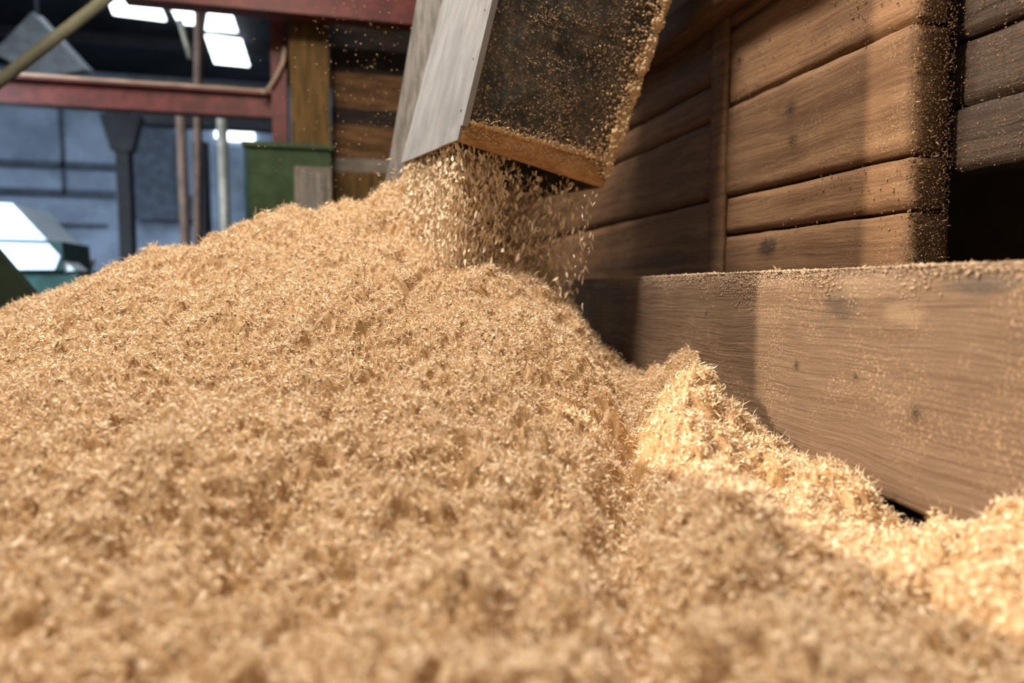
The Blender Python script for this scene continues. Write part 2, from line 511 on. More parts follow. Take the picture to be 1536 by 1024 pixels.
def strands(P, T, length, width, curl, twist, rng, K=6, blunt=0.0):
    """curling tapered ribbons starting at P in direction T"""
    n = len(P)
    T = norm(T)
    side = norm(np.cross(T, norm(rng.normal(size=(n, 3)))))
    bend = norm(side + 0.5 * rng.normal(size=(n, 3)))
    V = np.zeros((n, K, 2, 3))
    p = P.copy()
    for k in range(K):
        t = k / (K - 1)
        prof = (1 - abs(2 * t - 0.85) ** 2.2 * (1 - blunt) / 1.15) 
        prof = max(prof, 0.06)
        w = (width * prof)[:, None] * 0.5
        V[:, k, 0] = p - side * w; V[:, k, 1] = p + side * w
        p = p + T * (length / (K - 1))[:, None]
        T = norm(rot(T, bend, curl / (K - 1)))
        side = rot(side, T, twist / (K - 1))
        side = norm(side - T * np.sum(side * T, 1, keepdims=True))
    verts = V.reshape(-1, 3)
    base = (np.arange(n) * K * 2)[:, None] + np.array([2 * k for k in range(K - 1)])[None]
    q = np.stack([base, base + 1, base + 3, base + 2], -1).reshape(-1, 4)
    tint = np.repeat(np.clip(rng.normal(0.5, 0.22, n), 0, 1), K * 2)
    return verts, q, tint

# scatter over the heap
NS = 380000
sx = RNG.uniform(X0, X1, int(NS * 1.8)); sy = RNG.uniform(Y0, Y1, int(NS * 1.8))
ang = np.degrees(np.arctan2(sx, sy))
keep = (ang > -30) & (ang < 62) & (sx * math.sin(YAW) + sy * math.cos(YAW) < 2.25)
keep &= RNG.random(len(sx)) < np.where(sx * math.sin(YAW) + sy * math.cos(YAW) > 2.0, 0.4, 1.0)
keep &= RNG.random(len(sx)) > 0.95 * np.clip(bil(PIT, sx, sy) * 2.2, 0, 1)
sx, sy = sx[keep][:NS], sy[keep][:NS]
n = len(sx)
e = 0.006
hz = bil(HD, sx, sy)
nx = -(bil(HD, sx + e, sy) - bil(HD, sx - e, sy)) / (2 * e); ny = -(bil(HD, sx, sy + e) - bil(HD, sx, sy - e)) / (2 * e)
nv = norm(np.stack([nx, ny, np.ones(n)], 1))
es = 0.03
nsx = -(bil(HS, sx + es, sy) - bil(HS, sx - es, sy)) / (2 * es); nsy = -(bil(HS, sx, sy + es) - bil(HS, sx, sy - es)) / (2 * es)
ns = norm(np.stack([nsx, nsy, np.ones(n)], 1))
az = RNG.uniform(0, 2 * math.pi, n)
rd = np.stack([np.cos(az), np.sin(az), np.zeros(n)], 1)
nm = norm(ns + 1.2 * nv)
tan = norm(rd - nm * np.sum(rd * nm, 1, keepdims=True))
wv, widv = worley(sx / 0.024, sy / 0.024, 5)
lift = np.clip(RNG.normal(0.22, 0.40, n), -0.4, 1.3)
lift = np.where(RNG.random(n) < 0.10, RNG.uniform(0.7, 1.4, n), lift)
T = tan * np.cos(lift)[:, None] + nm * np.sin(lift)[:, None]
kind = RNG.random(n)
length = np.where(kind < 0.5, RNG.uniform(0.009, 0.020, n), np.where(kind < 0.78, RNG.uniform(0.006, 0.014, n), RNG.uniform(0.016, 0.030, n)))
width = np.where(kind < 0.5, RNG.uniform(0.0008, 0.0020, n), np.where(kind < 0.78, RNG.uniform(0.0020, 0.0046, n), RNG.uniform(0.0007, 0.0014, n)))
pe = 0.005
pnear = np.maximum.reduce([bil(PIT, sx + dx_, sy + dy_) for dx_, dy_ in ((0, 0), (pe, 0), (-pe, 0), (0, pe), (0, -pe))])
length *= 1 - 0.55 * np.clip(pnear * 2.0, 0, 1)
curl = RNG.normal(0, 2.1, n) * np.where(kind < 0.78, 1, 1.7); twist = RNG.normal(0, 1.6, n)
P = np.stack([sx, sy, hz], 1) + nv * RNG.uniform(-0.002, 0.004, n)[:, None]
mnd = is_mound(sx, sy)

def grid_faces(mask):
    r, c = GX.shape
    idx = np.arange(r * c).reshape(r, c)
    q = np.stack([idx[:-1, :-1], idx[:-1, 1:], idx[1:, 1:], idx[1:, :-1]], -1)
    return q[mask[:-1, :-1]]
gv = np.stack([GX, GY, HD - 0.001], -1).reshape(-1, 3)
gm = is_mound(GX, GY)
def sub_grid(name, mask):
    q = grid_faces(mask)
    used, inv = np.unique(q.ravel(), return_inverse=True)
    return gv[used], inv.reshape(-1, 4), np.full(len(used), 0.35)

def heap_object(name, gmask, smask, label, cat):
    v0, q0, t0 = sub_grid(name, gmask)
    v1, q1, t1 = strands(P[smask], T[smask], length[smask], width[smask], curl[smask], twist[smask], RNG)
    lim = v1[:, 0] > XB - 0.002
    v1[lim, 0] = XB - 0.002
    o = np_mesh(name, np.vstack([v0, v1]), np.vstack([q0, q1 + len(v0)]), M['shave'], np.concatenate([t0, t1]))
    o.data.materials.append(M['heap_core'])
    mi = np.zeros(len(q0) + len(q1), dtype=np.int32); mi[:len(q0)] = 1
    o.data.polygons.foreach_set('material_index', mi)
    return tag(o, label, cat, kind='stuff')

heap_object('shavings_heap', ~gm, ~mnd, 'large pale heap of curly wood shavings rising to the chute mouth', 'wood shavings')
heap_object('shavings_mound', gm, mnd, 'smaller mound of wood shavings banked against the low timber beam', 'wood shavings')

# ------------------------------------------------------------------ chute
def lerp(a, b, t): return a + (b - a) * t
D0 = 1.50
B0, B1, B2 = pt(690, 211, D0), pt(605, 246, D0 * 1.257), pt(905, 281, D0 * 1.116)
T0, T1, T2 = pt(800, -250, D0), pt(733, -250, D0 * 1.257), pt(1092, -250, D0 * 1.116)
B3 = B1 + B2 - B0; T3 = T1 + T2 - T0
nf = np.cross(B2 - B0, T0 - B0); nf /= np.linalg.norm(nf)
if nf @ (CAM - B0) < 0: nf = -nf
nl = np.cross(B1 - B0, T0 - B0); nl /= np.linalg.norm(nl)
if nl @ (CAM - B0) < 0: nl = -nl
chute = empty('discharge_chute', tuple((B0 + B1 + B2 + B3) / 4))
tag(chute, 'tilted white and black box chute pouring wood shavings onto the heap', 'chute')

def upt(a, b, t): return lerp(a, b, t)
kf = 0.060   # the black panel stops a little above the lip
bm = bmesh.new()
F0, F2 = upt(B0, T0, kf), upt(B2, T2, kf * 1.12)
def grid_slab(bm, q, n, t, nu, nv_, amp, scale):
    """slab whose outer face is subdivided and slightly buckled"""
    q = [np.array(p) for p in q]
    def S(u, v): return lerp(lerp(q[0], q[1], u), lerp(q[3], q[2], u), v)
    outer = {}; inner = {}
    for i in range(nu + 1):
        for j in range(nv_ + 1):
            p = S(i / nu, j / nv_)
            w = mnoise.noise(Vector(p) * scale) * amp
            outer[i, j] = bm.verts.new(tuple(p + n * (t + w)))
            if i in (0, nu) or j in (0, nv_): inner[i, j] = bm.verts.new(tuple(p))
    for i in range(nu):
        for j in range(nv_):
            bm.faces.new((outer[i, j], outer[i + 1, j], outer[i + 1, j + 1], outer[i, j + 1]))
    for i in range(nu):
        for j in (0, nv_):
            bm.faces.new((outer[i, j], outer[i + 1, j], inner[i + 1, j], inner[i, j]))
    for j in range(nv_):
        for i in (0, nu):
            bm.faces.new((outer[i, j], outer[i, j + 1], inner[i, j + 1], inner[i, j]))
    bm.faces.new([inner[i, 0] for i in range(nu + 1)] + [inner[nu, j] for j in range(1, nv_ + 1)] +
                 [inner[i, nv_] for i in range(nu - 1, -1, -1)] + [inner[0, j] for j in range(nv_ - 1, 0, -1)])
grid_slab(bm, [F0, F2, T2, T0], nf, 0.007, 30, 40, 0.0025, 22)
fp = obj('front_panel', bm, M['black'], chute)
tag(fp, 'black front panel peppered with sawdust')
bm = bmesh.new(); grid_slab(bm, [B0 + nl * 0.001, B1 + nl * 0.001, T1 + nl * 0.001, T0 + nl * 0.001], nl, 0.006, 16, 60, 0.0018, 16)
tag(obj('side_panel', bm, M['white'], chute), 'chipped white painted side panel')
# white corner strip folded round onto the front
bm = bmesh.new()
cdir = (B2 - B0) / np.linalg.norm(B2 - B0)
cq = [upt(B0, T0, 0.045) + nl * 0.007, upt(B0, T0, 0.045) + cdir * 0.007, T0 + cdir * 0.007, T0 + nl * 0.007]
slab(bm, cq, nf, 0.0115)
obj('corner_strip', bm, M['white'], chute, bevel=0.0008)
th = 0.014
bm = bmesh.new(); slab(bm, [B0 - nl * 0.0005, B2, upt(B2, T2, .16), upt(B0, T0, .16) - nl * .0005], -nf, th)
tag(obj('lip', bm, M['lip'], chute, bevel=0.002), 'raw wooden lip caked with sawdust')
bm = bmesh.new(); slab(bm, [B2, B3, T3, T2], nl, th); obj('far_side_panel', bm, M['inner'], chute)
bm = bmesh.new(); slab(bm, [B1, B3, T3, T1], nf, th); obj('rear_panel', bm, M['inner'], chute)
# grey flange board standing off behind the white side
bm = bmesh.new()
fl = [pt(577, 278, D0 * 1.31), pt(612, 262, D0 * 1.29), pt(742, -250, D0 * 1.29), pt(668, -250, D0 * 1.31)]
slab(bm, fl, fwd, 0.012)
tag(obj('rear_flange', bm, M['flange'], chute, bevel=0.002), 'grey weathered flange board')
# screws along the corner strip
for t_ in (0.10, 0.27, 0.43):
    bm = bmesh.new()
    p = lerp(B0, T0, t_) + nl * 0.007 + (B1 - B0) / np.linalg.norm(B1 - B0) * 0.02
    mtx = Matrix.Translation(Vector(p)) @ Vector(nl).to_track_quat('Z', 'Y').to_matrix().to_4x4()
    bmesh.ops.create_cone(bm, cap_ends=True, segments=10, radius1=0.004, radius2=0.0025, depth=0.002, matrix=mtx)
    obj('screw_head', bm, M['rustpipe'], chute)

# caked sawdust: small crumbs and ridges clinging to the front, the right edge and the lip
def crumbs(P, r, rng):
    n = len(P)
    oct_v = np.array([(1, 0, 0), (0, 1, 0), (-1, 0, 0), (0, -1, 0)], float)
    ring = np.array([(1, 0), (.6, .8), (-.5, .85), (-1, .05), (-.55, -.8), (.5, -.9)])
    K = len(ring)
    lv = [(-0.75, 0.55), (-0.1, 1.0), (0.6, 0.65)]
    loc = np.array([(x * s_, y * s_, z) for z, s_ in lv for x, y in ring] + [(0, 0, -1), (0, 0, 1)])
    nvv = len(loc)
    V = np.repeat(loc[None], n, 0) * rng.uniform(0.65, 1.35, (n, nvv, 1))
    V = V * r[:, None, None] * rng.uniform(0.6, 1.5, (n, 1, 3))
    a = rng.uniform(0, 6.28, n); c, s_ = np.cos(a), np.sin(a)
    x = V[..., 0] * c[:, None] - V[..., 1] * s_[:, None]; y = V[..., 0] * s_[:, None] + V[..., 1] * c[:, None]
    b = rng.uniform(0, 3.14, n); c, s_ = np.cos(b)[:, None], np.sin(b)[:, None]
    y2 = y * c - V[..., 2] * s_; z2 = y * s_ + V[..., 2] * c
    V = np.stack([x, y2, z2], -1) + P[:, None]
    q = []
    for L in range(2):
        for k in range(K):
            q.append((L * K + k, L * K + (k + 1) % K, (L + 1) * K + (k + 1) % K, (L + 1) * K + k))
    bot, top = 3 * K, 3 * K + 1
    for k in range(0, K, 2):
        q.append((bot, (k + 2) % K, k + 1, k)); q.append((top, 2 * K + k, 2 * K + k + 1, 2 * K + (k + 2) % K))
    q = np.array(q)
    Q = (np.arange(n) * nvv)[:, None, None] + q[None]
    return V.reshape(-1, 3), Q.reshape(-1, 4), np.repeat(np.clip(rng.normal(.5, .25, n), 0, 1), nvv)

def panel_pt(u, v):
    lo_ = B0[None] + (B2 - B0)[None] * u[:, None]; hi_ = T0[None] + (T2 - T0)[None] * u[:, None]
    return lo_ + (hi_ - lo_) * v[:, None]
g = RNG
parts_u, parts_v, parts_r, parts_o = [], [], [], []
def addc(u, v, r, off):
    ok = (v > kf * 0.4)
    parts_u.append(u[ok]); parts_v.append(v[ok]); parts_r.append(r[ok]); parts_o.append(off[ok])
k_ = 9000; u = g.uniform(0.02, .98, k_); v = g.uniform(kf, 0.75, k_)
cl = fbm(u * 7, v * 14, 7, 3) + 0.30 * u + 0.1
ok = g.random(k_) < np.clip(cl * 1.3, 0.02, 1)
addc(u[ok], v[ok], g.uniform(.0004, .0015, ok.sum()), np.full(ok.sum(), .0078))
k_ = 2600; u = 1 - np.abs(g.normal(0, .035, k_)) ; v = g.uniform(0.02, .75, k_)
addc(u, v, g.uniform(.0015, .0055, k_) * np.clip(1.1 + 0.8 * fbm(v * 30, v * 0, 3, 2), .4, 2), g.uniform(.003, .010, k_))
k_ = 900; u = 1 - np.abs(g.normal(0, .10, k_)); v = g.uniform(0.05, .75, k_)
addc(u, v, g.uniform(.001, .0035, k_), np.full(k_, .008))
k_ = 1300; u = g.uniform(0.0, 1, k_); v = kf * (1.0 + 0.12 * u) + np.abs(g.normal(0, .006, k_)) * (0.5 + u + 0.8 * np.clip(fbm(u * 12, u * 0, 8, 2), 0, 1))
addc(u, v, g.uniform(.001, .0035, k_), g.uniform(.003, .008, k_))
k_ = 900; u = g.uniform(0, 1, k_); v = g.uniform(0.002, kf, k_)
addc(u, v, g.uniform(.0008, .0026, k_), g.uniform(-.0005, .0015, k_))
u, v, r_, of = map(np.concatenate, (parts_u, parts_v, parts_r, parts_o))
CP = panel_pt(u, v) + nf[None] * of[:, None]
cv, cq_, ct = crumbs(CP, r_, g)
sT = g.normal(size=(700, 3)); su = np.where(g.random(700) < .6, 1 - np.abs(g.normal(0, .03, 700)), g.uniform(0, 1, 700)); sv = np.where(su > .9, g.uniform(.03, .75, 700), kf + np.abs(g.normal(0, .02, 700)))
sv2, sq2, st2 = strands(panel_pt(su, sv) + nf * .008, sT + nf * 0.6, g.uniform(.005, .013, 700), g.uniform(.001, .003, 700), g.normal(0, 1.2, 700), g.normal(0, 1, 700), g)
av = np.vstack([cv, sv2]) - np.array(chute.location)[None]
cs = np_mesh('caked_sawdust', av, np.vstack([cq_, sq2 + len(cv)]), M['crust'], np.concatenate([ct, st2]), chute, smooth=True)
tag(cs, 'pale sawdust crust on the edge and lip', kind='stuff')

# ------------------------------------------------------------------ falling shavings
def mouth(u, v): return B0[None] + (B2 - B0)[None] * u[:, None] + (B1 - B0)[None] * v[:, None]
def fall(k, ulo, uhi, vlo, vhi, pw, jit):
    u = ulo + (uhi - ulo) * g.random(k) ** pw; v = g.uniform(vlo, vhi, k)
    top = mouth(u, v)
    drop = g.random(k) ** 0.9
    p = top.copy()
    drift = -0.10 * drop * drop
    p[:, 0] += drift * right[0] * 0.55 + g.normal(0, jit, k) * drop
    p[:, 1] += g.normal(0, jit, k) * drop
    ground = bil(HD, np.clip(p[:, 0], X0, X1), np.clip(p[:, 1], Y0, Y1))
    z = top[:, 2] + 0.01 - (top[:, 2] - ground + 0.005) * drop
    p[:, 2] = z
    return p, top[:, 2] - z
def flakes(p, speed, lmin, lmax, wmin, wmax, tilt):
    k = len(p)
    T_ = np.stack([g.normal(-.12, tilt, k), g.normal(0, tilt, k), -np.ones(k)], 1)
    L = g.uniform(lmin, lmax, k) * (0.8 + 1.4 * np.clip(speed, 0, .4))
    return strands(p, T_, L, g.uniform(wmin, wmax, k), g.normal(0, .9, k), g.normal(0, 1.3, k), g, K=5, blunt=0.35)
pa, sa = fall(6500, 0.0, 0.34, 0.02, 0.98, 1.3, .008)      # dense curtain on the left
pb, sb = fall(3800, 0.0, 0.98, 0.02, 0.98, 1.0, .018)
pieces = [flakes(pa, sa, .010, .024, .0024, .0065, .30), flakes(pb, sb, .011, .025, .003, .0088, .45)]
V_, Q_, T_, o_ = [], [], [], 0
for a, b, c in pieces:
    V_.append(a); Q_.append(b + o_); T_.append(c); o_ += len(a)
fo = np_mesh('falling_shavings', np.vstack(V_), np.vstack(Q_), M['shave'], np.concatenate(T_))
tag(fo, 'dense curtain of wood shavings falling from the chute mouth to the heap', 'wood shavings', kind='stuff')

# stray flakes that fall or fly clear of the curtain, each one an object
flake_meshes = []
for i in range(8):
    v_, q_, t_ = strands(np.array([[0, 0, .006]]), np.array([[.1 * (i - 4) / 4, .1, -1.0]]), np.array([.010 + .001 * i]), np.array([.0030 + .0003 * (i % 4)]), np.array([.8 * (i - 3.5) / 3.5]), np.array([.9 - .2 * i]), g, K=6, blunt=.4)
    me = bpy.data.meshes.new('falling_shaving'); me.from_pydata(v_.tolist(), [], q_.tolist())
    a_ = me.attributes.new('tint', 'FLOAT', 'POINT'); a_.data.foreach_set('value', t_.astype(np.float32))
    me.polygons.foreach_set('use_smooth', [True] * len(me.polygons)); me.materials.append(M['shave']); flake_meshes.append(me)
def flake(px, py, d, rx, ry, rz, s, label, grp):
    o = bpy.data.objects.new('falling_shaving', random.choice(flake_meshes))
    o.location = pt(px, py, d); o.rotation_euler = (rx, ry, rz); o.scale = (s, s, s)
    link(o); tag(o, label, 'wood shaving', grp)
for i in range(48):
    y_ = random.uniform(285, 418)
    x_ = 893 - (y_ - 285) * 0.19 + random.uniform(-16, 12)
    flake(x_, y_, 1.62 + random.uniform(-.05, .05), random.uniform(-.5, .5), random.uniform(-.5, .5), random.uniform(0, 6.2), random.uniform(.55, 1.0),
          'stray wood shaving dropping clear of the right edge of the falling curtain', 'stray shavings right of the curtain')
for i in range(14):
    flake(random.uniform(566, 604), random.uniform(238, 268), 1.86 + random.uniform(-.05, .05), random.uniform(1.2, 1.9), random.uniform(-.5, .5), random.uniform(0.6, 1.4), random.uniform(.7, 1.1),
          'wood shaving thrown out left of the white chute side', 'stray shavings left of the chute')
# dust motes in the air before the dark background
k_ = 420
mp_ = np.array([pt(random.gauss(545, 70), random.uniform(0, 290), random.uniform(1.7, 2.6)) for _ in range(k_)])
mv, mq, mt_ = crumbs(mp_, g.uniform(.0005, .0015, k_), g)
tag(np_mesh('airborne_dust', mv, mq, M['crust'], mt_), 'fine sawdust specks drifting in the air left of the chute', 'dust', kind='stuff')

# ------------------------------------------------------------------ timber bin: beam, plank wall, recess
CZ = CAM[2]
def zw(slope, X): return CZ + slope * X / math.cos(YAW)
def y_at(px, X): return at_x(px, 434, X)[1]
zb_top = zw(0.040, XB); zb_bot = zw(-0.400, XB)
def bk(px, py): p = at_x(px, py, XB); return (p[1], p[2])
def wk(px, py): p = at_x(px, py, XW); return (p[1], p[2])
M['beam'] = mat_wood('weathered_beam', (0.128, 0.077, 0.046), (0.205, 0.133, 0.083), 1, 1.8, 0.75, 0.0,
    knots=[(bk(1195, 548), .0055), (bk(1283, 566), .004), (bk(1373, 620), .0075), (bk(1060, 470), .004)],
    stains=[(bk(1262, 452), .05, .035, 1.0, (0.075, 0.052, 0.036), .7), (bk(1470, 428), .06, .016, .9, (0.07, 0.056, 0.046), .7),
            (bk(1300, 430), .10, .022, 1.1, (0.27, 0.185, 0.115), .55), (bk(905, 470), .12, .06, .8, (0.22, 0.12, 0.03), .5),
            (bk(1350, 470), .05, .02, 1.3, (0.28, 0.19, 0.11), .6)],
    bump=0.5, corr=1.1, glo=0.18, ghi=0.85)
M['plank'] = mat_wood('brown_planks', (0.105, 0.050, 0.022), (0.205, 0.110, 0.053), 1, 1.5, 0.35, 0.34,
    knots=[(wk(1190, 212), .011), (wk(1187, 165), .013), (wk(1108, 92), .007)],
    stains=[(wk(1150, 372), .045, .030, 1.6, (0.035, 0.022, 0.015), .85), (wk(940, 395), .9, .03, 1.0, (0.07, 0.05, 0.035), .5), (wk(1010, 60), .8, .05, 1.0, (0.09, 0.055, 0.03), .5)],
    bump=0.75)
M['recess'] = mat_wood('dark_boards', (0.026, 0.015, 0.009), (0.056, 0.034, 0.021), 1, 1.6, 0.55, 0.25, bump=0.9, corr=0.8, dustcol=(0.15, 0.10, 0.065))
M['under'] = mat_plain('shadowed_timber', (0.10, 0.06, 0.035), 0.9)  # plain brown timber for the skirting and bin walls

bm = bmesh.new()
rough_box(bm, (XB, 0.12, zb_bot), (XB + 0.235, 3.2, zb_top), (0.03, 0.018, 0.014), 0.0035, 9, 3.0, 0.006)
beam = obj('timber_beam', bm, M['beam'], None, smooth=True)
tag(beam, 'thick low weathered timber beam running along the foot of the plank wall', 'timber beam')
# skirting timber below the beam
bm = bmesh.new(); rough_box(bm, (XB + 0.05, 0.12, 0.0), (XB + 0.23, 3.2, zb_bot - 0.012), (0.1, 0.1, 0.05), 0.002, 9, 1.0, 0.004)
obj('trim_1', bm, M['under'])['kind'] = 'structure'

YE = y_at(1356, XW)         # near end of the planks
YP0, YP1 = y_at(1066, XW), y_at(1088, XW)   # the upright batten
bm = bmesh.new()
zlo = zb_top - 0.02
seam_r = [zlo, zw(.139, XW), zw(.236, XW), zw(.463, XW), zw(.66, XW), zw(.86, XW), zw(1.1, XW)]
seam_l = [zlo, zw(.238, XW), zw(.448, XW), zw(.545, XW), zw(.75, XW), zw(1.1, XW)]
gap = 0.004
ymid = (YP0 + YP1) / 2
for i in range(len(seam_r) - 1):
    dx = [0, .002, -.002, .003, 0, .002][i]
    ye = YE + [0.0, .001, .003, -.002, .002, 0][i]
    rough_box(bm, (XW + dx, ye, seam_r[i] + gap / 2), (XW + 0.085 + [.012, .004, 0, -.012, -.016, -.016][i], ymid, seam_r[i + 1] - gap / 2), (0.03, 0.02, 0.018), 0.0022, 12, i * 3.7, 0.0025)
for i in range(len(seam_l) - 1):
    dx = [.002, -.001, .002, 0, .001][i]
    rough_box(bm, (XW + dx, ymid + .001, seam_l[i] + gap / 2), (XW + 0.085, 4.6, seam_l[i + 1] - gap / 2), (0.085, 0.05, 0.03), 0.0022, 12, 20 + i * 2.9, 0.0025)
wr = obj('wall_right', bm, M['plank'], None, smooth=True); wr['kind'] = 'structure'
# batten over the plank joint
bm = bmesh.new(); rough_box(bm, (XW - 0.014, YP1, zlo), (XW + 0.004, YP0, zw(.70, XW)), (0.02, 0.012, 0.02), 0.0012, 18, 5, 0.002)
obj('trim_2', bm, M['plank'], None, smooth=True)['kind'] = 'structure'
# upper rail standing proud of the planks
XR = XW - 0.075
bm = bmesh.new(); rough_box(bm, (XR, y_at(1240, XR), zw(.735, XR)), (XW + 0.0, 4.5, zw(.735, XR) + 0.085), (0.04, 0.03, 0.03), 0.002, 10, 8, 0.004)
obj('trim_3', bm, M['plank'], None, smooth=True)['kind'] = 'structure'
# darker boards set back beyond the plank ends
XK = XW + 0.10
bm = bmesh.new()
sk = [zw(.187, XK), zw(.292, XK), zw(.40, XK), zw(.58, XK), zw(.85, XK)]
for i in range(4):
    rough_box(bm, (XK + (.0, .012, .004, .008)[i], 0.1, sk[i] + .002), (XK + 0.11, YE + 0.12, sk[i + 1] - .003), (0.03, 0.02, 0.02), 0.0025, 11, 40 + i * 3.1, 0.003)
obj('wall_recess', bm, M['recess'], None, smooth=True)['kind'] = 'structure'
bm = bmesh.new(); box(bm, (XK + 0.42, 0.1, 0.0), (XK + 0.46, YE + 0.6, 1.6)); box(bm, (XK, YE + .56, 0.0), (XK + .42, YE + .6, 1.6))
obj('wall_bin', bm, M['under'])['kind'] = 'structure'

# wood shreds and sawdust lying along the beam top and stuck on the plank ends
k_ = 14000
by = g.uniform(0.3, 3.0, k_); bx = XB + np.abs(g.normal(0, .06, k_)) + .003 + .006 * fbm(by * 20, by * 0, 6, 2)
Pd = np.stack([bx, by, np.full(k_, zb_top + .0005)], 1)
cv, cq_, ct = crumbs(Pd, g.uniform(.0007, .0030, k_) * (0.6 + 1.1 * np.clip(fbm(by * 9, bx * 9, 5, 3) + .4, 0, 1)), g)
k2 = 900
by = g.uniform(0.5, 3.0, k2)
sv2, sq2, st2 = strands(np.stack([XB + g.uniform(0, .06, k2), by, np.full(k2, zb_top + .001)], 1), g.normal(size=(k2, 3)) * [1, 1, .35] + [0, 0, .25], g.uniform(.004, .010, k2), g.uniform(.0008, .0025, k2), g.normal(0, 1, k2), g.normal(0, 1, k2), g)
k5 = 5200
fy = g.uniform(0.35, 2.6, k5); fz = zb_top + .001 - np.abs(g.normal(0, .016, k5)) * (0.5 + 1.2 * np.clip(fbm(fy * 6, fy * 0, 15, 3) + .4, 0, 1.2))
fv, fq, ft = crumbs(np.stack([np.full(k5, XB - .0005), fy, fz], 1), g.uniform(.0005, .0017, k5), g)
M['ledge'] = mat_shavings('ledge_sawdust', (0.30, 0.20, 0.12), (0.52, 0.375, 0.245), 0.05)
nA, nB = len(cv), len(cv) + len(sv2)
tag(np_mesh('sawdust_layer', np.vstack([cv, sv2, fv]), np.vstack([cq_, sq2 + nA, fq + nB]), M['ledge'], np.concatenate([ct, st2, ft])),
    'thin layer of sawdust and crumbs lying along the top edge of the low beam', 'sawdust', kind='stuff')
# one larger curl standing on the beam
v_, q_, t_ = strands(np.array([[0, 0, 0]] * 3, float), np.array([[.2, .3, 1], [-.3, -.2, .8], [.1, -.5, .6]]), np.array([.014, .010, .012]), np.array([.005, .004, .004]), np.array([1.2, -1, .8]), np.array([.6, .5, -.7]), g, K=7)
me_o = np_mesh('shaving_curl', v_, q_, M['shave'], t_)
me_o.location = (XB + .012, y_at(1155, XB), zb_top + .001)
tag(me_o, 'single pale shaving curl sticking up from the beam top', 'wood shaving')
# clinging shreds on the wall and on the plank ends
k_ = 3600
cy = g.uniform(YE, YE + 1.0, k_); cz = g.uniform(zlo, zw(.62, XW), k_)
okm = g.random(k_) < np.clip(.16 + fbm(cy * 8, cz * 8, 12, 3) * .6 + .55 * np.exp(-(cy - YE) / .12), 0, 1)
cy, cz = cy[okm], cz[okm]
Pw = np.stack([np.full(len(cy), XW - .0005), cy, cz], 1); rw = g.uniform(.0006, .0018, len(cy))
k2 = 3200
ex = XW + g.uniform(.0, .09, k2); ez = g.uniform(zlo, zw(.62, XW), k2)
Pe = np.stack([ex, np.full(k2, YE - .001), ez], 1); re_ = g.uniform(.0005, .0020, k2)
k3 = 1500
rz = g.uniform(sk[0], zw(.6, XK), k3); ry = g.uniform(.55, YE + .02, k3)
Pr = np.stack([np.full(k3, XK), ry, rz], 1); rr = g.uniform(.0005, .0016, k3)
cv, cq_, ct = crumbs(np.vstack([Pw, Pe, Pr]), np.concatenate([rw, re_, rr]), g)
k4 = 260
sP = np.stack([XW + g.uniform(0, .095, k4), np.full(k4, YE - .001), g.uniform(zlo, zw(.62, XW), k4)], 1)
sv2, sq2, st2 = strands(sP, g.normal(size=(k4, 3)) * [1, .5, 1] + [0, -.5, 0], g.uniform(.005, .013, k4), g.uniform(.0008, .0026, k4), g.normal(0, 1.3, k4), g.normal(0, 1, k4), g)
M['clingdust'] = mat_shavings('clinging_dust', (0.15, 0.085, 0.042), (0.27, 0.165, 0.09), 0.0)
tag(np_mesh('clinging_sawdust', np.vstack([cv, sv2]), np.vstack([cq_, sq2 + len(cv)]), M['clingdust'], np.concatenate([ct, st2])),
    'brown sawdust shreds clinging to the plank wall and its rough board ends', 'sawdust', kind='stuff')

# ------------------------------------------------------------------ the hall behind
bm = bmesh.new(); box(bm, (-12, -3, -0.06), (4, 17, 0)); obj('floor', bm, M['concrete'])['kind'] = 'structure'
def ext(px0, py0, px1, py1, Y):
    a, b = at_y(px0, py0, Y), at_y(px1, py1, Y)
    pm = (px0 + px1) / 2
    return min(a[0], b[0]), max(a[0], b[0]), at_y(pm, max(py0, py1), Y)[2], at_y(pm, min(py0, py1), Y)[2]
def hbox(name, px0, py0, px1, py1, Y, th_, mat, parent=None, zfloor=False, bevel=0.006):
    x0, x1, z0, z1 = ext(px0, py0, px1, py1, Y)
    if zfloor: z0 = 0.0
    bm = bmesh.new(); box(bm, (x0, Y, z0), (x1, Y + th_, z1))
    return obj(name, bm, mat, parent, bevel=bevel)

YB = 15.5
RZ = 4.75
bm = bmesh.new(); box(bm, (-11, YB, 0), (3.4, YB + .15, 4.9)); wb = obj('wall_back', bm, M['cladding']); wb['kind'] = 'structure'
for (a_, b_, c_, d_) in ((-40, 241, 172, 251), (-40, 283, 172, 293), (86, 150, 99, 290), (-40, 148, 172, 158), (-40, 334, 160, 338)):
    hbox('wall_rail', a_, b_, c_, d_, YB - .06, .06, M['girt'], wb, bevel=0)
# curved brace in the corner of the bay
bm = bmesh.new()
cpts = [at_y(172 - 34 * (1 - math.sin(t_)), 190 - 35 * math.cos(t_) + 0, YB - .1) for t_ in np.linspace(0, math.pi / 2, 9)]
tube(bm, cpts, .06, 8); obj('corner_brace', bm, M['girt'], wb)
bm = bmesh.new(); box(bm, (-11, 2.6, 0), (-10.85, YB, 6.5)); obj('wall_left', bm, M['cladding'])['kind'] = 'structure'
bm = bmesh.new(); box(bm, (3.4, 4.7, 0), (3.55, YB + .15, 6.5)); obj('wall_side', bm, M['darkboard'])['kind'] = 'structure'
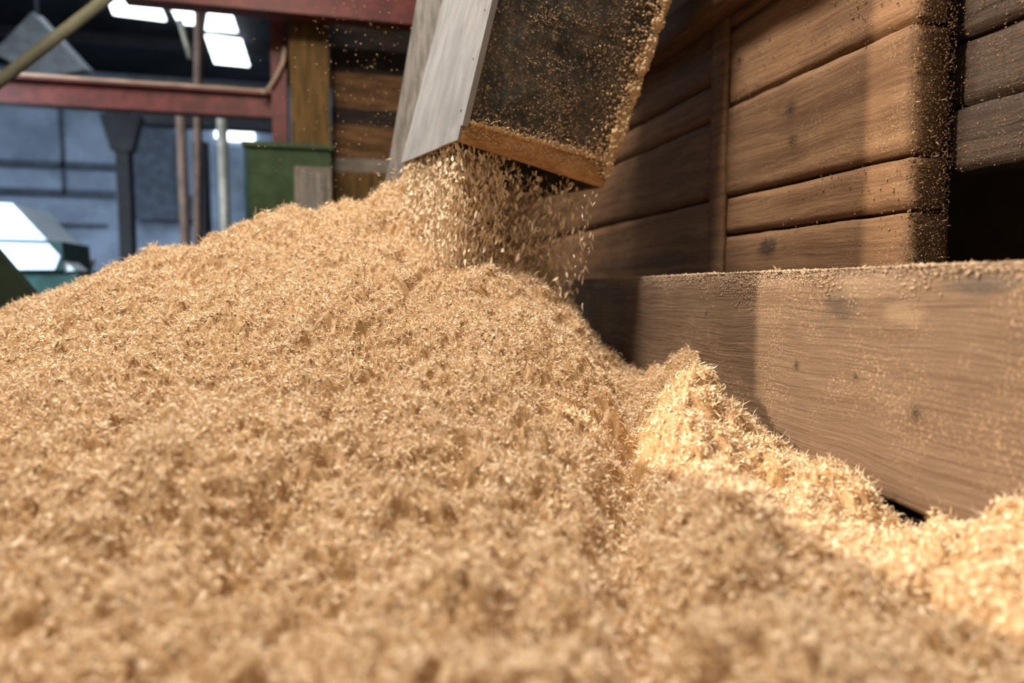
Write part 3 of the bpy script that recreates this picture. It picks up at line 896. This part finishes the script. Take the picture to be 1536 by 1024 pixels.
# roof: sheets on purlins, rising towards the camera
def roof_z(y): return RZ + (YB - y) * 0.18
bm = bmesh.new()
ny_ = 60
for i in range(ny_):
    pass
hexa(bm, [(-11, 3.0, roof_z(3)), (3.5, 3.0, roof_z(3)), (3.5, YB + .2, roof_z(YB + .2)), (-11, YB + .2, roof_z(YB + .2)),
          (-11, 3.0, roof_z(3) + .08), (3.5, 3.0, roof_z(3) + .08), (3.5, YB + .2, roof_z(YB + .2) + .08), (-11, YB + .2, roof_z(YB + .2) + .08)])
ceil = obj('ceiling', bm, M['roof']); ceil['kind'] = 'structure'
for yy in np.arange(5, 15.5, 1.5):
    bm = bmesh.new(); z_ = roof_z(yy); box(bm, (-10.8, yy - .05, z_ - .2), (3.3, yy + .05, z_)); obj('purlin', bm, M['greydk'], ceil)
def at_roof(px, py):
    r = ray(px, py)   # CZ + t rz = RZ + (YB - t ry) .18
    t_ = (RZ - .22 + YB * .18 - CZ) / (r[2] + .18 * r[1])
    return CAM + r * t_
sky = [[(160, -3), (236, 2), (249, 32), (170, 22)], [(254, 8), (286, 12), (297, 38), (268, 36)], [(312, 20), (347, 22), (356, 49), (308, 45)], [(308, 55), (362, 62), (374, 100), (322, 95)]]
for i, q in enumerate(sky):
    bm = bmesh.new(); slab(bm, [at_roof(*p) for p in q], (0, .18, 1), .04)
    obj('window_%d' % (i + 1), bm, M['skylight'])['kind'] = 'structure'
for i, (a_, b_, c_, d_) in enumerate(((341, 194, 381, 211), (322, 191, 337, 206))):
    o = hbox('window_%d' % (i + 5), a_, b_, c_, d_, YB - .05, .05, M['skylight'], bevel=0); o['kind'] = 'structure'
# dark upper band of the back wall right of the black column, beams in front of it
hbox('trim_4', 196, 120, 420, 190, 13.0, .3, M['greydk'])['kind'] = 'structure'
hbox('trim_5', 196, 292, 300, 330, 15.2, .1, M['girt'])['kind'] = 'structure'
hbox('trim_6', 196, 190, 262, 300, 15.3, .06, M['girt'])['kind'] = 'structure'

def ibeam(name, x0, x1, z0, z1, y, w, mat):
    o = empty(name, ((x0 + x1) / 2, y + w / 2, z0))
    t_ = .018
    bm = bmesh.new(); box(bm, (x0, y, z1 - t_), (x1, y + w, z1)); obj('top_flange', bm, mat, o)
    bm = bmesh.new(); box(bm, (x0, y, z0), (x1, y + w, z0 + t_)); obj('bottom_flange', bm, mat, o)
    bm = bmesh.new(); box(bm, (x0, y + w * .35, z0 + t_), (x1, y + w * .5, z1 - t_)); obj('web', bm, mat, o)
    return o
YS = 5.0
def hz_(px, py, Y): return at_y(px, py, Y)
# main red beam spans across at eye height; its ends follow the level line
pL, pR = at_y(-150, 105, YS), at_y(410, 141, YS)
zt = (at_y(0, 108, YS)[2] + pR[2]) / 2
zbm = (at_y(0, 150, YS)[2] + at_y(410, 178, YS)[2]) / 2
rb = ibeam('steel_beam', pL[0], pR[0], zbm, zt, YS, .12, M['red'])
bm = bmesh.new(); rough_box(bm, (pL[0], YS + .002, zt), (pR[0], YS + .118, zt + .018), (.12, .05, .01), .004, 6)
tag(obj('dust_layer', bm, M['ledge_dust'], rb), 'pale dust settled along the top flange')
tag(rb, 'dark red steel beam with dusty top crossing the hall at mid height', 'steel beam')
YT = 4.6
a_, b_ = at_y(180, -30, YT), at_y(655, 47, YT)
zt0 = at_y(470, 22, YT)[2]
tag(ibeam('steel_beam', a_[0], b_[0], zt0, zt0 + .24, YT, .14, M['red']), 'dark red steel beam overhead at the top edge, behind the chute', 'steel beam')
# red column
x0, x1, _, _ = ext(404, 0, 432, 200, YS)
o = empty('steel_column', ((x0 + x1) / 2, YS + .06, 0))
for nm, lo_, hi_ in (('flange', (x0, YS - .02, 0), (x1, YS, 2.9)), ('flange', (x0, YS + .14, 0), (x1, YS + .16, 2.9)), ('web', ((x0 + x1) / 2 - .01, YS, 0), ((x0 + x1) / 2 + .01, YS + .14, 2.9))):
    bm = bmesh.new(); box(bm, lo_, hi_); obj(nm, bm, M['red'], o)
tag(o, 'dark red steel upright carrying the red beam left of the ochre post', 'steel column')
# hose looping from the column
bm = bmesh.new(); tube(bm, [at_y(*p, YS - .06) for p in ((427, 70), (425, 92), (416, 112), (405, 130), (395, 141))], .014, 8)
tag(obj('hose', bm, M['ledge_dust'], None, True), 'pale thin hose curving down the red steel upright to the beam', 'hose')
# ochre timber post
po = hbox('timber_post', 431, -40, 496, 215, 4.85, .2, M['post'], zfloor=True)
tag(po, 'ochre square timber post beside the red steel upright', 'post')
# stacked boards right of the post
for (y0, y1, mt, lb) in ((78, 115, 'darkboard', 'dark brown board topmost in the board stack behind the chute'),
                         (115, 167, 'board', 'wide tan board, the widest in the stack behind the chute'),
                         (167, 191, 'darkboard', 'narrow dark board just under the wide tan board in the stack'),  # dark colour stands for the shade in a gap between boards
                         (191, 240, 'board', 'brown board just over the grey rail in the stack behind the chute'),
                         (240, 260, 'greybox', 'thin grey rail low in the board stack behind the chute'),
                         (260, 300, 'post', 'orange brown board lowest in view in the stack behind the heap')):
    o = hbox('stacked_board', 497, y0, 690, y1, 5.1, .18, M[mt], zfloor=(y1 == 300)); tag(o, lb, 'board', None)
hbox('trim_7', 497, -60, 700, 300, 5.5, .1, M['darkboard'], zfloor=True)['kind'] = 'structure'
# green cabinet with grey box
gc = empty('machine_cabinet', tuple(at_y(430, 434, 4.2) * [1, 1, 0] + [0, .2, 0]))
hbox('body', 365, 219, 498, 340, 4.2, .4, M['green'], gc, zfloor=True)
hbox('top_cap', 362, 214, 500, 221, 4.18, .44, M['green'], gc)
tag(hbox('side_strip', 365, 222, 375, 340, 4.19, .012, M['teal'], gc), 'darker green edge strip')
tag(gc, 'green painted machine cabinet rising behind the heap', 'machine cabinet')
gb = empty('control_box', tuple(at_y(470, 434, 4.0) * [1, 1, 0] + [0, .05, 0]))
hbox('frame', 441, 250, 498, 330, 4.02, .14, M['greybox'], gb, zfloor=True)
tag(hbox('door', 451, 258, 489, 330, 4.008, .014, M['flange'], gb), 'darker recessed door')
tag(gb, 'grey upright control box in front of the green cabinet', 'control box')
# black stanchion, poles
x0, x1, _, _ = ext(170, 165, 200, 405, 11)
zc = at_y(180, 150, 11)[2]
o = empty('steel_column', ((x0 + x1) / 2, 11.1, 0))
for nm, lo_, hi_ in (('flange', (x0, 11, 0), (x1, 11.03, zc)), ('flange', (x0, 11.2, 0), (x1, 11.23, zc)), ('web', ((x0 + x1) / 2 - .03, 11.03, 0), ((x0 + x1) / 2 + .03, 11.2, zc))):
    bm = bmesh.new(); box(bm, lo_, hi_); obj(nm, bm, M['greydk'], o)
bm = bmesh.new(); z_ = at_y(180, 172, 11)[2]; hexa(bm, [(x0 - .05, 10.97, z_ - .5), (x1 + .05, 10.97, z_ - .5), (x1 + .05, 11.2, z_ - .5), (x0 - .05, 11.2, z_ - .5), (x0 - .18, 10.97, z_), (x1 + .18, 10.97, z_), (x1 + .18, 11.2, z_), (x0 - .18, 11.2, z_)])
obj('bracket', bm, M['greydk'], o)
tag(o, 'black steel stanchion standing before the pale blue back wall', 'steel column')
def pole(name, pts, r, Y, mat, label, cat):
    bm = bmesh.new(); tube(bm, [at_y(a, b, Y) for a, b in pts], r, 10); return tag(obj(name, bm, mat, None, True), label, cat)
def vpole(px, Y, r, ztop, mat, label):
    x_ = at_y(px, 434, Y)[0]; bm = bmesh.new(); tube(bm, [(x_, Y, 0), (x_, Y, ztop)], r, 10); return tag(obj('pipe', bm, mat, None, True), label, 'pipe')
vpole(281, 8.0, .05, at_y(281, 170, 8.0)[2], M['rustpipe'], 'rusty brown upright pipe below the red beam, left of the green cabinet')
vpole(341, 9.0, .06, 2.6, M['pole'], 'pale grey upright pipe just left of the green cabinet')
vpole(308, 9.5, .10, 2.3, M['greydk'], 'thick dark upright pipe between the rusty pipe and the pale grey pipe')
pole('pipe', [(299, -40), (297, 118), (297, 520)], .04, 7.5, M['rustpipe'], 'slim brown upright pipe beside the largest skylight, rising past the red beam', 'pipe')
pole('diagonal_strut', [(-585, 574), (-40, 152), (190, -26)], .026, 3.6, M['olive'], 'olive round strut slanting across the upper left corner', 'strut')
pole('roof_brace', [(270, 30), (286, 88)], .03, 8.2, M['pole'], 'short pale brace slanting below the skylights', 'brace')
# slanting grey panel (duct) hanging under the roof, upper left
q = [at_y(-10, 78, 9), at_y(48, 18, 9), at_y(128, 104, 9), at_y(60, 118, 9)]
ad = empty('air_duct', tuple(q[1] + [0, .15, 0]))
bm = bmesh.new(); slab(bm, q, (0, 1, .2), .3); obj('duct_body', bm, M['duct'], ad, bevel=.02)
bm = bmesh.new(); tube(bm, [q[1] + [0, .15, -.1], q[1] + [0, .15, 6.0 - q[1][2]]], .02, 8); obj('hanger_rod', bm, M['greydk'], ad)
tag(ad, 'slanting grey duct under the roof at the upper left', 'duct')
# machine with a pale hood at the far left
YM = 6.0
mh = empty('machine', tuple(at_y(40, 434, YM) * [1, 1, 0] + [0, .4, 0]))
def poly_prism(name, pts, Y, d, mat, parent, bevel=.01):
    bm = bmesh.new()
    a = [bm.verts.new(tuple(at_y(x, y, Y))) for x, y in pts]; b = [bm.verts.new(tuple(at_y(x, y, Y) + np.array([0, d, 0]))) for x, y in pts]
    bm.faces.new(a); bm.faces.new(b[::-1])
    for i in range(len(a)): bm.faces.new((a[i], a[(i + 1) % len(a)], b[(i + 1) % len(b)], b[i]))
    return obj(name, bm, mat, parent, bevel=bevel)
tag(poly_prism('hood', [(-60, 302), (18, 305), (70, 360), (-60, 356)], YM, .7, M['hood'], mh), 'pale blue sloping hood')
poly_prism('hood_skirt', [(-60, 362), (72, 365), (90, 384), (82, 404), (20, 404), (-60, 398)], YM - .05, .8, M['hood'], mh)
poly_prism('hood_end', [(73, 362), (92, 362), (96, 405), (84, 405), (92, 384)], YM - .04, .6, M['teal'], mh, 0)
poly_prism('hood_wing', [(96, 392), (112, 405), (96, 407)], YM - .02, .3, M['hood'], mh, 0)
hbox('bed', -80, 405, 120, 470, YM, .8, M['teal'], mh, zfloor=True)
tag(mh, 'machine with pale blue hood standing behind the heap at far left', 'machine')
YG = 3.0
q = [(-60, 330), (-8, 372), (50, 440), (90, 480), (230, 590), (-60, 590)]
tag(poly_prism('guard_plate', q, YG, .05, M['guard'], None), 'dark green sloping guard plate at the left edge before the pale hood', 'guard plate')

# ------------------------------------------------------------------ light
w = bpy.data.worlds.new('world'); scene.world = w; w.use_nodes = True
bg = w.node_tree.nodes['Background']; bg.inputs[0].default_value = (1.0, 0.93, 0.84, 1); bg.inputs[1].default_value = 0.38

def area(name, loc, target, size, power, color, sy=None):
    l = bpy.data.lights.new(name, 'AREA'); l.energy = power; l.color = color
    l.shape = 'RECTANGLE'; l.size = size; l.size_y = sy or size
    o = bpy.data.objects.new(name, l); o.location = loc
    o.rotation_euler = (Vector(target) - Vector(loc)).to_track_quat('-Z', 'Y').to_euler()
    return link(o)
area('roof_lamp', (-0.55, 1.2, 3.3), (0.1, 1.2, 0.3), 0.55, 188, (1.0, 0.94, 0.86))
area('hall_daylight', (-4.5, 11.0, 5.2), (-4.5, 11.5, 0), 5.0, 520, (0.72, 0.85, 1.0), 7.0)
area('window_daylight', (-5.0, 3.2, 3.2), (-2.6, 7.0, 1.2), 1.5, 210, (0.75, 0.87, 1.0)).data.spread = math.radians(75)  # added fill that brightens the pale hood; no window stands here
area('bay_lamp', (-0.6, 3.2, 2.8), (0.2, 5.5, 1.2), 0.6, 25, (1.0, 0.86, 0.7))
sp = bpy.data.lights.new('work_lamp', 'SPOT'); sp.energy = 330; sp.color = (1.0, 0.87, 0.70); sp.shadow_soft_size = 0.004  # out-of-view spot, added to light the wall strip and beam
sp.spot_size = math.radians(72); sp.spot_blend = 0.15
so = link(bpy.data.objects.new('work_lamp_beam', sp)); LP = Vector((-1.3, 0.9, 1.5)); so.location = LP
edge_az = math.atan2(y_at(1292, XW) - LP.y, XW - LP.x)
az_, el_ = edge_az - math.radians(28), math.radians(-20)
so.rotation_euler = Vector((math.cos(az_) * math.cos(el_), math.sin(az_) * math.cos(el_), math.sin(el_))).to_track_quat('-Z', 'Y').to_euler()
# unseen lamp rig, added with two flag boards to shape the lit strip
wl = empty('work_lamp', (LP.x - .06, LP.y, 0))
tag(wl, 'floodlight on a tall stand with two black flag boards beside the heap', 'work lamp')
bm = bmesh.new(); tube(bm, [(LP.x - .06, LP.y, 0), (LP.x - .06, LP.y, LP.z - .08)], .018, 10); obj('stand', bm, M['greydk'], wl, True)
bm = bmesh.new(); box(bm, (LP.x - .12, LP.y - .09, LP.z - .08), (LP.x - .03, LP.y + .09, LP.z + .08)); obj('housing', bm, M['greydk'], wl, bevel=.008)
dE = Vector((math.cos(edge_az), math.sin(edge_az), 0)); nE = Vector((-dE.y, dE.x, 0))
pE = LP + dE * .5
bm = bmesh.new(); slab(bm, [pE + Vector((0, 0, -1.0)), pE + nE * .22 + Vector((0, 0, -1.0)), pE + nE * .22 + Vector((0, 0, .16)), pE + Vector((0, 0, .16))], dE, .004)
obj('flag_board', bm, M['greydk'], wl)
zc_ = -.5 * math.tan(math.radians(37.2))
bm = bmesh.new(); slab(bm, [pE + Vector((0, 0, -1.0)), pE - nE * .62 + Vector((0, 0, -1.0)), pE - nE * .62 + Vector((0, 0, zc_)), pE + Vector((0, 0, zc_))], dE, .004)
obj('flag_board', bm, M['greydk'], wl)
bm = bmesh.new(); tube(bm, [(LP.x - .06, LP.y, LP.z - .1), pE + Vector((.002, 0, .16)) + nE * .1], .008, 8); obj('arm', bm, M['greydk'], wl, True)

scene.view_settings.view_transform = 'Standard'
scene.view_settings.look = 'None'
scene.view_settings.gamma = 1.0
scene.view_settings.use_curve_mapping = False
scene.view_settings.exposure = 0.0
